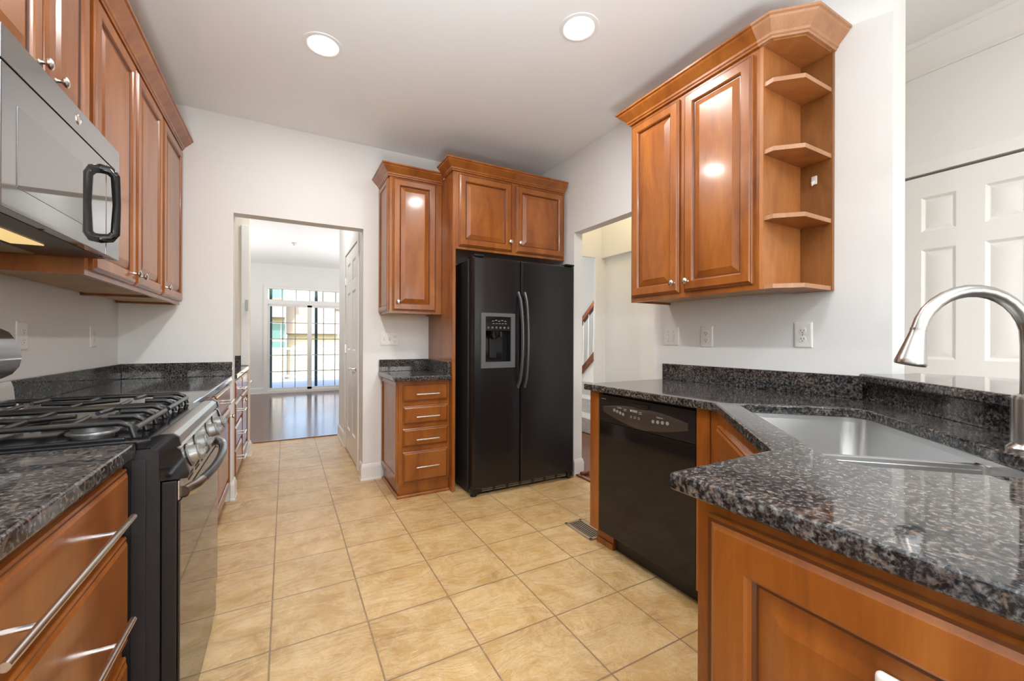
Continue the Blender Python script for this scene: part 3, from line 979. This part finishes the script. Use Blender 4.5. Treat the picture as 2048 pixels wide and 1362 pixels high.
for k in range(5):
    obj('printed_line', M().box(1.365 + .026 * k, 1.382 + .026 * k, 2.799, 2.7998, 1.31 + .006 * (k % 2), 1.313 + .006 * (k % 2)), PALETXT, ds)
    obj('printed_line', M().box(1.37 + .026 * k, 1.386 + .026 * k, 2.799, 2.7998, 1.292, 1.294), PALETXT, ds)
obj('hinge_cover', M().box(1.222, 1.30, 2.80, 2.93, 1.79, 1.806, bev=.006), BLACKP, fg)
obj('hinge_cover', M().box(2.05, 2.138, 2.80, 2.93, 1.79, 1.806, bev=.006), BLACKP, fg)
m = M().box(1.24, 2.13, 2.835, 2.85, .022, .05)
for k in range(7):
    x = 1.30 + .115 * k
    m.box(x, x + .09, 2.832, 2.836, .040, .045, 1).box(x, x + .09, 2.832, 2.836, .026, .031, 1)
obj('grille', m, [BLACKP, mat('pale_grille_slot', (.25, .25, .22), .5)], fg)
for x in (1.235, 2.11):
    obj('foot', M().lathe((x, 2.845, 0), (0, 0, 1), [(.022, 0), (.024, .01), (.018, .03), (.014, .05)], 16).box(x - .028, x + .024, 2.815, 2.87, .02, .056, bev=.006), BLACKP, fg)
obj('roller', M().cyl((1.23, 3.4, .02), (1.26, 3.4, .02), .02), BLACKP, fg)
obj('roller', M().cyl((2.07, 3.4, .02), (2.1, 3.4, .02), .02), BLACKP, fg)

# ================================================================== LEFT BASE CABINETS
DX = -.36


def basecab(name, label, y0, y1, plan, x=DX):
    t = thing(name, label, 'base cabinet', ((XL + x) / 2, (y0 + y1) / 2, 0), 'base cabinets along the left wall')
    obj('body', M().box(XL + .002, x, y0, y1, .10, .867), CABM, t)
    obj('toe_kick', M().box(XL + .002, x - .06, y0, y1, 0, .10), CABM, t)
    for kind, a, b, z0, z1, h in plan:
        if kind == 'drawer':
            dr = rdoor(t, (x, a, z0), PXN, b - a, z1 - z0, 'drawer', DRAWP)
            barpull(dr, (x + .018, (a + b) / 2, (z0 + z1) / 2 - .005), PXN, h, r=.0065, off=.042)
        else:
            dr = rdoor(t, (x, a, z0), PXN, b - a, z1 - z0)
            knob(dr, (x + .02, h, z1 - .05), PXN)
    return t


basecab('base_cabinet', 'near cherry base cabinet with long bar pulls in the bottom left corner', .56, 1.386, [('drawer', .60, 1.368, .70, .845, .49), ('drawer', .60, 1.368, .405, .675, .49), ('drawer', .60, 1.368, .115, .375, .49)])
basecab('base_cabinet', 'left base cabinet next to the far side of the range', 2.108, 2.84, [('drawer', 2.13, 2.82, .70, .845, .2), ('door', 2.13, 2.47, .12, .68, 2.44), ('door', 2.48, 2.82, .12, .68, 2.51)])
basecab('base_cabinet', 'left base cabinet ending at the doorway jamb', 2.842, 3.586, [('drawer', 2.86, 3.52, .70, .845, .2), ('door', 2.86, 3.52, .12, .68, 3.47)])
basecab('base_cabinet', 'four-drawer cherry base cabinet in the hall niche', 3.715, 4.25, [('drawer', 3.74, 4.235, z0, z1, .16) for z0, z1 in ((.71, .845), (.52, .685), (.34, .50), (.12, .32))], -.345)
basecab('base_cabinet', 'one-door cherry base cabinet at the far end of the niche', 4.252, 4.866, [('drawer', 4.27, 4.84, .71, .845, .16), ('door', 4.27, 4.84, .12, .685, 4.31)], -.345)

# ================================================================== RANGE
rg = thing('gas_range', 'black and steel freestanding gas range on the left with cast iron grates', 'range', (-.6, 1.745, 0))
Y0, Y1 = 1.39, 2.10
obj('body', M().box(-.90, -.287, Y0, Y1, .03, .884).box(-.345, -.315, Y0 - .004, Y0, .10, .86, bev=.0019), SIDEBLK, rg)
obj('cooktop', M().box(-.90, -.262, Y0 - .002, Y1 + .002, .884, .910, bev=.004).box(-.90, -.36, Y0 + .01, Y0 + .022, .908, .918, bev=.003).box(-.90, -.36, Y1 - .022, Y1 - .01, .908, .918, bev=.003), BLACK, rg)
obj('front_trim', M().hprism([(-.30, .884), (-.300, .912), (-.285, .918), (-.262, .917), (-.250, .908), (-.247, .890), (-.262, .884)], 'y', Y0 + .006, Y1 - .006), STEEL, rg)
tcp = [(-.305, .878), (-.305, .913), (-.285, .92), (-.260, .919), (-.247, .909), (-.243, .886), (-.262, .878)]
obj('trim_cap', M().hprism(tcp, 'y', Y0 - .006, Y0 + .006), BLACK, rg)
obj('trim_cap', M().hprism(tcp, 'y', Y1 - .006, Y1 + .005), BLACK, rg)
cpn = [(-.287, .800), (-.287, .880), (-.256, .880), (-.248, .874), (-.229, .808), (-.232, .800)]
pnl = obj('control_panel', M().hprism(cpn, 'y', Y0 + .012, Y1 - .012), STEEL, rg)
cpe = [(-.289, .797), (-.289, .882), (-.254, .882), (-.244, .875), (-.225, .808), (-.229, .797)]
obj('panel_end_cap', M().hprism(cpe, 'y', Y0 - .002, Y0 + .012), BLACK, pnl)
obj('panel_end_cap', M().hprism(cpe, 'y', Y1 - .012, Y1 + .002), BLACK, pnl)
kn = Vector((.96, 0, .28)).normalized()
KN = mat('grey_metallic_knob', (.36, .36, .35), .35, .7)
for y in (1.462, 1.592, 1.80, 1.945):
    p = Vector((-.239, y, .842))
    k_ = obj('knob', M().lathe(p, kn, [(.0, 0), (.030, 0), (.030, .003), (.024, .006), (.022, .024), (.0225, .03)], 24), [KN], rg)
    b = bmesh.new()
    bmesh.ops.create_cube(b, size=1)
    bmesh.ops.scale(b, vec=(.017, .046, .016), verts=b.verts)
    bmesh.ops.bevel(b, geom=b.edges[:], offset=.004, segments=2, affect='EDGES')
    mt = Matrix.Translation(p + kn * .034) @ kn.to_track_quat('X', 'Z').to_matrix().to_4x4()
    m = M()
    m.add(b, 0, mt)
    m.lathe(p + kn * .024, kn, [(.0225, 0), (.024, .003), (.024, .006), (.0, .007)], 24)
    obj('grip', m, KN, k_)
    obj('knob_ring', M().lathe(p + kn * .0005, kn, [(.026, 0), (.033, 0), (.033, .002), (.026, .003)], 24), BLACK, k_)
od = obj('oven_door', M().box(-.286, -.252, Y0 + .004, Y1 - .004, .168, .792, bev=.004), BLACKP, rg)
obj('door_glass', M().box(-.252, -.2455, Y0 + .004, Y1 - .004, .172, .735, bev=.002), BGLASS, od)
m = M().box(-.2525, -.247, Y0 + .004, Y1 - .004, .738, .79, bev=.002)
obj('door_trim', m, STEEL, od)
m = M()
for k in range(5):
    y = Y0 + .12 + k * .105
    m.box(-.2475, -.2462, y, y + .065, .768, .774).box(-.2475, -.2462, y, y + .065, .757, .763)
obj('vent_slot', m, SLOT, od)
pts = []
for k in range(15):
    t = k / 14
    b = math.sin(math.pi * t)
    pts.append((-.243 + .043 * (b ** .55 if b > 0 else 0), Y0 + .03 + (Y1 - Y0 - .06) * t, .752))
obj('handle', M().tube(pts[2:13], .0135, 16), mat('dark_handle_bar', (.02, .018, .018), .2), od, 1.0)
obj('handle_end', M().tube([pts[0], pts[1], pts[2]], [.016, .0155, .0138], 16), STEEL, od, 1.0)
obj('handle_end', M().tube([pts[12], pts[13], pts[14]], [.0138, .0155, .016], 16), STEEL, od, 1.0)
obj('drawer', M().box(-.286, -.250, Y0 + .004, Y1 - .004, .045, .158, bev=.004), BLACK, rg)
obj('kick_plate', M().box(-.33, -.32, Y0 + .02, Y1 - .02, 0, .05), BLACKP, rg)
# burners and grates
BURN = mat('grey_burner_ring', (.22, .22, .215), .4, .7)
for x in (-.73, -.47):
    for y in (1.572, 1.918):
        r = .048 if (x > -.6) == (y < 1.7) else .040
        bu = obj('burner', M().lathe((x, y, .910), (0, 0, 1), [(r * 1.15, 0), (r * 1.1, .004), (r * .92, .006), (r * .92, .018), (r * .6, .019)], 28), BURN, rg)
        obj('burner_cap', M().lathe((x, y, .929), (0, 0, 1), [(r * 1.08, 0), (r * 1.12, .003), (r * 1.05, .008), (0, .011)], 28), IRON, bu)
for ya, yb in ((1.412, 1.738), (1.752, 2.078)):
    m = M()
    yc = (ya + yb) / 2
    br_ = .0078

    def bend(y, x0=-.855, x1=-.345, zt=.952):
        m.tube([(x0, y, .912), (x0 + .004, y, .935), (x0 + .018, y, zt), (x1 - .03, y, zt), (x1 - .008, y, zt - .010), (x1, y, .912)], [br_] * 6, 8)
    bend(ya + .01)
    bend(yb - .01)
    for y in (yc - .05, yc + .05):
        m.tube([(-.345, y, .912), (-.352, y, .942), (-.372, y, .952), (-.425, y, .954)], br_, 8)
        m.tube([(-.855, y, .912), (-.848, y, .942), (-.832, y, .952), (-.775, y, .954)], br_, 8)
    for x in (-.855, -.60, -.345):
        zz = .935 if x != -.60 else .948
        m.tube([(x, ya + .01, zz), (x, yb - .01, zz)], br_, 8)
    for x in (-.73, -.47):
        for s_ in (-1, 1):
            yo = ya + .01 if s_ < 0 else yb - .01
            m.tube([(x, yo, .95), (x, yc + s_ * .03, .955)], [br_, br_ * .8], 8)
        m.tube([(-.60, yc, .95), (-.60 + (.095 if x > -.6 else -.095), yc, .955)], [br_, br_ * .8], 8)
    obj('grate', m, IRON, rg, .9)
# backguard
low = [(-.945, .91), (-.80, .91), (-.815, .93), (-.828, .955), (-.832, 1.0), (-.838, 1.02), (-.945, 1.02)]
obj('backguard_base', M().hprism(low, 'y', Y0, Y1), STEEL, rg)
pod = [(-.945, 1.03), (-.86, 1.03), (-.835, 1.045), (-.818, 1.07), (-.812, 1.10), (-.816, 1.13), (-.828, 1.165), (-.842, 1.19), (-.862, 1.203), (-.945, 1.205)]
obj('backguard', M().hprism(pod, 'y', Y0, Y1), mat('smoked_steel', (.30, .30, .31), .15, .9), rg, .5)
obj('backguard_neck', M().box(-.94, -.86, Y0 + .01, Y1 - .01, 1.018, 1.034), BLACKP, rg)

# ================================================================== MICROWAVE
mw = thing('microwave', 'over-the-range microwave with black handle mounted on the left wall', 'microwave', (-.75, 1.67, 1.457))
MX, MY0, MY1 = -.54, 1.312, 2.037
MG = mat('smoked_mirror_front', (.36, .36, .365), .06, .9)
obj('body', M().box(XL + .002, MX - .03, MY0, MY1, 1.462, 1.855, bev=.003), BLACKP, mw)
obj('vent_panel', M().box(MX - .031, MX, MY0, MY1, 1.778, 1.855, bev=.003), MG, mw)
md = obj('door', M().box(MX - .031, MX, MY0, 1.908, 1.457, 1.774, bev=.003), MG, mw)
obj('door_window', M().box(MX - .001, MX + .0015, MY0 + .06, 1.72, 1.515, 1.70, bev=.001), mat('smoked_window_glass', (.30, .30, .305), .03, .8), md)
obj('control_strip', M().box(MX - .031, MX, 1.911, MY1, 1.457, 1.774, bev=.003), MG, mw)
pts = [(MX - .002, 1.864, 1.736), (MX + .022, 1.868, 1.733), (MX + .034, 1.872, 1.716), (MX + .037, 1.874, 1.62), (MX + .034, 1.872, 1.524), (MX + .022, 1.868, 1.507), (MX - .002, 1.864, 1.503)]
obj('handle', M().tube(pts, [.0155, .0155, .013, .0110, .013, .0155, .0155], 12, up=(0, 1, 0)), BLACK, md, .9)
obj('emblem', M().lathe((MX, 1.69, 1.818), PXN, [(.0145, 0), (.0145, .002), (.012, .003), (.0115, .002), (0, .0022)], 24), NICKEL, mw)
obj('underside', M().box(-.93, MX - .032, MY0 + .02, MY1 - .02, 1.4565, 1.4622), BLACKP, mw)
obj('grease_filter', M().box(-.92, -.74, 1.36, 1.99, 1.4535, 1.457), FILTER, mw)
obj('lamp_lens', M().box(-.72, -.65, 1.40, 1.80, 1.4535, 1.457), HOODGLOW, mw)
m = M()
for y in (1.55, 1.75, 1.95):
    m.lathe((MX - .025, y, 1.4572), (0, 0, -1), [(.006, 0), (.006, .001), (0, .001)], 10)
obj('screw', m, SLOT, mw)
light('hood_lamp', 'AREA', (-.66, 1.65, 1.45), .6, (1, .75, .4), (0, 0, 0), shape='RECTANGLE', size=.07, size_y=.4)


# ================================================================== OUTLETS, SWITCHES, LAMPS
def outlet(name, label, p, n, kinds, w, h=.115, group=None):
    p, n = Vector(p), Vector(n)
    u = Z.cross(n)
    t = thing(name, label, 'switch' if 'switch' in name else 'outlet', p, 'wall plates in the kitchen')
    o = p - u * w / 2 - Z * h / 2
    obj('plate', M().loops(o, n, w, h, [(0, 0, 0), (.001, .003, 0), (.006, .006, 0), (.010, .0065, 0)], back=True), PLATE, t)
    k = len(kinds)
    for i, kd in enumerate(kinds):
        c = p + u * ((i - (k - 1) / 2) * .046)
        if kd == 'o':
            for dz in (.02, -.02):
                q = c + Z * dz
                r = obj('receptacle', M().lathe(q + n * .006, n, [(.0165, 0), (.0165, .0015), (.0155, .0025), (0, .0025)], 20), PLATE, t)
                m = M()
                for su, hh_ in ((-.0065, .009), (.0065, .007)):
                    a = q + u * su + n * .0086
                    m.face([a - u * .0012 - Z * hh_ / 2 + Z * .002, a + u * .0012 - Z * hh_ / 2 + Z * .002, a + u * .0012 + Z * hh_ / 2 + Z * .002, a - u * .0012 + Z * hh_ / 2 + Z * .002])
                m.lathe(q - Z * .0085 + n * .0084, n, [(.0025, 0), (.0025, .0003), (0, .0003)], 10)
                obj('slot', m, SLOT, r)
        else:
            m = M()
            q = c + n * .006
            for a, b in ((-.005, -.012),):
                m.loops(c - u * .005 - Z * .012 + n * .006, n, .01, .024, [(0, 0, 1), (.001, .0012, 0)])
            m.tube([c + n * .006 - Z * .002, c + n * .016 - Z * .008], [.0045, .0035], 8)
            obj('toggle', m, [PLATE, SLOT], t)
        m = M()
        for dz in ((0,) if kd == 'o' else (.03, -.03)):
            m.lathe(c + Z * dz + n * .0064, n, [(.003, 0), (.003, .0008), (0, .001)], 10)
        obj('screw', m, NICKEL, t)
    return t


outlet('switch_plate', 'white double toggle switch plate at the left end of the right wall', (XR - .0005, 1.842, 1.195), NX, 'ss', .116)
outlet('wall_outlet', 'white duplex outlet under the right wall cabinet, beside the switch plate', (XR - .0005, 1.588, 1.192), NX, 'o', .082, .122)
outlet('wall_outlet', 'white duplex outlet on the right wall under the open end shelves', (XR - .0005, 1.068, 1.198), NX, 'o', .082, .122)
outlet('wall_outlet', 'white duplex outlet on the left wall just behind the range backguard', (XL + .0005, 2.465, 1.18), PXN, 'o', .08, .12)
outlet('wall_outlet', 'white duplex outlet on the left wall near the back corner', (XL + .0005, 3.184, 1.18), PXN, 'o', .08, .12)
outlet('switch_plate', 'white three-gang switch and outlet plate above the small granite counter', (.779, YB - .0005, 1.175), NYV, 'sso', .155)
th = obj('hall_switch', M().box(-.349, -.325, 4.842, 4.854, 1.45, 1.56, bev=.003), mat('grey_plate', (.5, .5, .5), .4))
tag(th, 'small grey plate on the white niche trim in the hall', 'switch')


def can(x, y, label=None, e=22):
    t = thing('ceiling_light', label or '', 'ceiling light', (x, y, CH), 'recessed ceiling lights')
    obj('trim_ring', M().lathe((x, y, CH), (0, 0, -1), [(.078, -.03), (.079, .002), (.084, .006), (.100, .004), (.102, 0)], 40), TRIM, t)
    obj('baffle', M().lathe((x, y, CH), (0, 0, 1), [(.0785, -.003), (.074, .05), (.070, .10), (0, .101)], 40), mat('white_baffle', (.8, .78, .74), .4), t)
    obj('bulb', M().lathe((x, y, CH + .052), (0, 0, -1), [(.0, -.004), (.025, -.006), (.042, -.014), (.050, -.024), (.04, -.045)], 32), LAMPGLOW, t)
    light('downlight', 'AREA', (x, y, CH - .012), e, (1, .985, .96), (0, 0, 0), shape='DISK', size=.13)


hole_can = []
can(*CANS[0], 'recessed ceiling light nearer the back doorway', 17)
can(*CANS[1], 'recessed ceiling light nearer the right wall cabinet', 17)
light('downlight', 'AREA', (.18, .6, CH - .012), 16, (1, .985, .96), (0, 0, 0), shape='DISK', size=.13)
light('downlight', 'AREA', (1.3, -.6, CH - .012), 16, (1, .985, .96), (0, 0, 0), shape='DISK', size=.13)
light('foyer_lamp', 'POINT', (2.66, 2.8, 2.60), 7, (1, .78, .45), shadow_soft_size=.12)
light('stair_fill', 'POINT', (3.3, 4.6, 2.5), 75, (1, .97, .92), shadow_soft_size=.2)  # added fill that brightens the stairwell, no fixture there
light('living_fill', 'AREA', (-1.6, 7.6, .7), 60, (1, .98, .95), (R(180), 0, 0), shape='DISK', size=1.5)  # unseen pair of upward fills added to lift the living room ceiling
light('living_fill', 'AREA', (1.9, 7.6, .7), 60, (1, .98, .95), (R(180), 0, 0), shape='DISK', size=1.5)
light('hall_fill', 'AREA', (.1, 4.6, CH - .02), 10, (1, .98, .95), (0, 0, 0), shape='DISK', size=.15)  # unseen fill added to brighten the hall
# light('dining_lamp', 'AREA', (2.6, -1.6, CH - .02), 2, (1, .97, .93), (0, 0, 0), shape='DISK', size=.3)
sp = obj('sprinkler_head', M().lathe((.12, 7.8, CH), (0, 0, -1), [(.0, 0), (.04, 0), (.04, .006), (.012, .01), (.010, .03), (.025, .034), (.025, .037), (0, .038)], 18), NICKEL)
tag(sp, 'tiny sprinkler head on the far living room ceiling', 'sprinkler')
# floor register
fr_ = thing('floor_register', 'bronze louvred floor register in the tile by the end panel', 'register', (1.66, 1.98, 0))
rx0, rx1, ry0, ry1 = 1.56, 1.69, 1.885, 2.14
obj('frame', M().box(rx0, rx1, ry0, ry0 + .018, 0, .007, bev=.002).box(rx0, rx1, ry1 - .018, ry1, 0, .007, bev=.002).box(rx0, rx0 + .02, ry0, ry1, 0, .007, bev=.002).box(rx1 - .02, rx1, ry0, ry1, 0, .007, bev=.002), BRASSV, fr_)
m = M()
for k in range(5):
    x = rx0 + .032 + k * .0160
    m.box(x, x + .005, ry0 + .018, ry1 - .018, .001, .0035)
obj('louvre', m, BRASSV, fr_)
obj('opening', M().box(rx0 + .018, rx1 - .018, ry0 + .016, ry1 - .016, .0003, .0012), SLOT, fr_)

# ================================================================== STAIRS
stt = thing('staircase', 'pale carpeted stairs with red-brown handrail and white balusters beyond the right doorway', 'staircase', (3.3, 4.6, 0))
for k in range(4):
    x0 = 3.32 + .25 * k
    obj('step', M().box(x0, 5.45 if k == 3 else x0 + .27, 3.70, 5.3, 0, .19 * (k + 1) - .001, bev=.012), CARPET, stt)
hr = stt
XRL = 3.87
SLP = .853
yA, yB_ = 5.15, 4.05
zr = lambda y, z0: z0 + (4.846 - y) * SLP


def slant(zl, hgt, wid, name, m_):
    m = M()
    P_ = [(XRL - wid / 2, y, zr(y, zl) + dz) for y, dz in ((yA, -hgt / 2), (yB_, -hgt / 2), (yB_, hgt / 2), (yA, hgt / 2))]
    Q_ = [(XRL + wid / 2, *p[1:]) for p in P_]
    m.face(P_[::-1])
    m.face(Q_)
    for i in range(4):
        j = (i + 1) % 4
        m.face([P_[i], P_[j], Q_[j], Q_[i]])
    return obj(name, m, m_, hr)


slant(1.475, .075, .06, 'handrail', REDWOOD)
slant(.735, .10, .05, 'stringer', REDWOOD)
for k in range(9):
    y = 5.08 - .118 * k
    zb, zt = zr(y, .735) + .04, zr(y, 1.475) - .03
    obj('baluster', M().lathe((XRL, y, zb), (0, 0, 1), [(.018, 0), (.018, .16), (.013, .18), (.016, .20), (.011, .24), (.009, zt - zb)], 12), RAILW, hr)
m = M()
yy = [5.25, 3.75]
m.face([(XRL, 5.25, .3), (XRL, 3.75, .3), (XRL, 3.75, zr(3.75, .69)), (XRL, 5.25, zr(5.25, .69))])
m.face([(XRL + .04, 5.25, .3), (XRL + .04, 3.75, .3), (XRL + .04, 3.75, zr(3.75, .69)), (XRL + .04, 5.25, zr(5.25, .69))])
m.face([(XRL, 5.25, zr(5.25, .69)), (XRL, 3.75, zr(3.75, .69)), (XRL + .04, 3.75, zr(3.75, .69)), (XRL + .04, 5.25, zr(5.25, .69))])
obj('skirt_board', m, TRIM, hr)

# ================================================================== OUTSIDE
gd = struct('ground', M().box(-60, 60, 10.4, 120, -3.2, -3.0), LAWN)
dk = obj('deck', M().box(-4, 5, 10.4, 14.2, -.12, -.03), DECKM)
dk['kind'] = 'structure'
rl = thing('deck_railing', 'white balustrade at the edge of the deck outside', 'railing', (.5, 14, 0))
obj('rail', M().box(-4, 5, 13.95, 14.03, .86, .92).box(-4, 5, 13.96, 14.02, .05, .10), RAILW, rl)
for x in (-3.9, -1.35, 2.75, 4.9):
    obj('post', M().box(x - .05, x + .05, 13.94, 14.04, -.03, 1.0, bev=.006), RAILW, rl)
for k in range(26):
    x = -1.2 + .15 * k
    obj('baluster', M().box(x - .017, x + .017, 13.97, 14.01, .10, .86), RAILW, rl)
for k, x in enumerate((-.305, .66)):
    p = obj('post', M().box(x - .03, x + .03, 11.2, 11.26, -.03, 3.2), DKGREEN)
    tag(p, ('dark green screen post outside the left patio sash', 'dark green screen post outside the right patio sash')[k], 'post')
h1 = thing('neighbour_house', 'cream house with greenish windows seen at the left of the patio door', 'house', (-4, 37, -3), 'houses beyond the deck')
obj('wall', M().box(-9, -.05, 35, 42, -3, 5.6), HOUSEC, h1)
obj('porch_roof', M().hprism([(34.0, 2.75), (35.0, 3.7), (35.0, 2.75)], 'x', -9, 0), ROOFT, h1)
obj('roof', M().hprism([(34.4, 5.6), (38.5, 8.4), (42.6, 5.6)], 'x', -9.4, 0), ROOFG, h1)
for x0, x1, z0, z1 in ((-.92, -.02, 1.2, 2.3), (-.92, -.02, .5, 1.0), (-.95, -.1, 4.2, 4.9)):
    w_ = obj('window', M().box(x0 - .06, x1 + .06, 34.94, 35.0, z0 - .06, z1 + .06), RAILW, h1)
    obj('pane', M().box(x0, (x0 + x1) / 2 + .15, 34.9, 34.945, z0, z1).box((x0 + x1) / 2 + .2, x1, 34.9, 34.945, z0, z1), WINGRN, w_)
h2 = thing('neighbour_house', 'tan low house with a broad gabled roof beyond the deck', 'house', (2, 36, -3), 'houses beyond the deck')
obj('wall', M().box(.15, 4.2, 36, 41, -3, 1.65), HOUSEC, h2)
obj('roof', M().hprism([(35.4, 1.6), (37.6, 3.9), (41.5, 1.6)], 'x', .03, 3.6), ROOFT, h2)
h3 = thing('neighbour_house', 'pale house with a blue-grey gable behind the tan roof', 'house', (5, 50, -3), 'houses beyond the deck')
obj('wall', M().box(1.5, 12, 50, 58, -3, 4.6), HOUSEW, h3)
obj('roof', M().hprism([(1.2, 4.5), (5.6, 8.0), (12, 4.5)], 'y', 49.5, 58), ROOFG, h3)
for x in (3.6, 4.6):
    w_ = obj('window', M().box(x - .4, x + .4, 49.94, 50, 1.4, 2.6), RAILW, h3)
    obj('pane', M().box(x - .34, x + .34, 49.9, 49.945, 1.46, 2.54), WINGRN, w_)
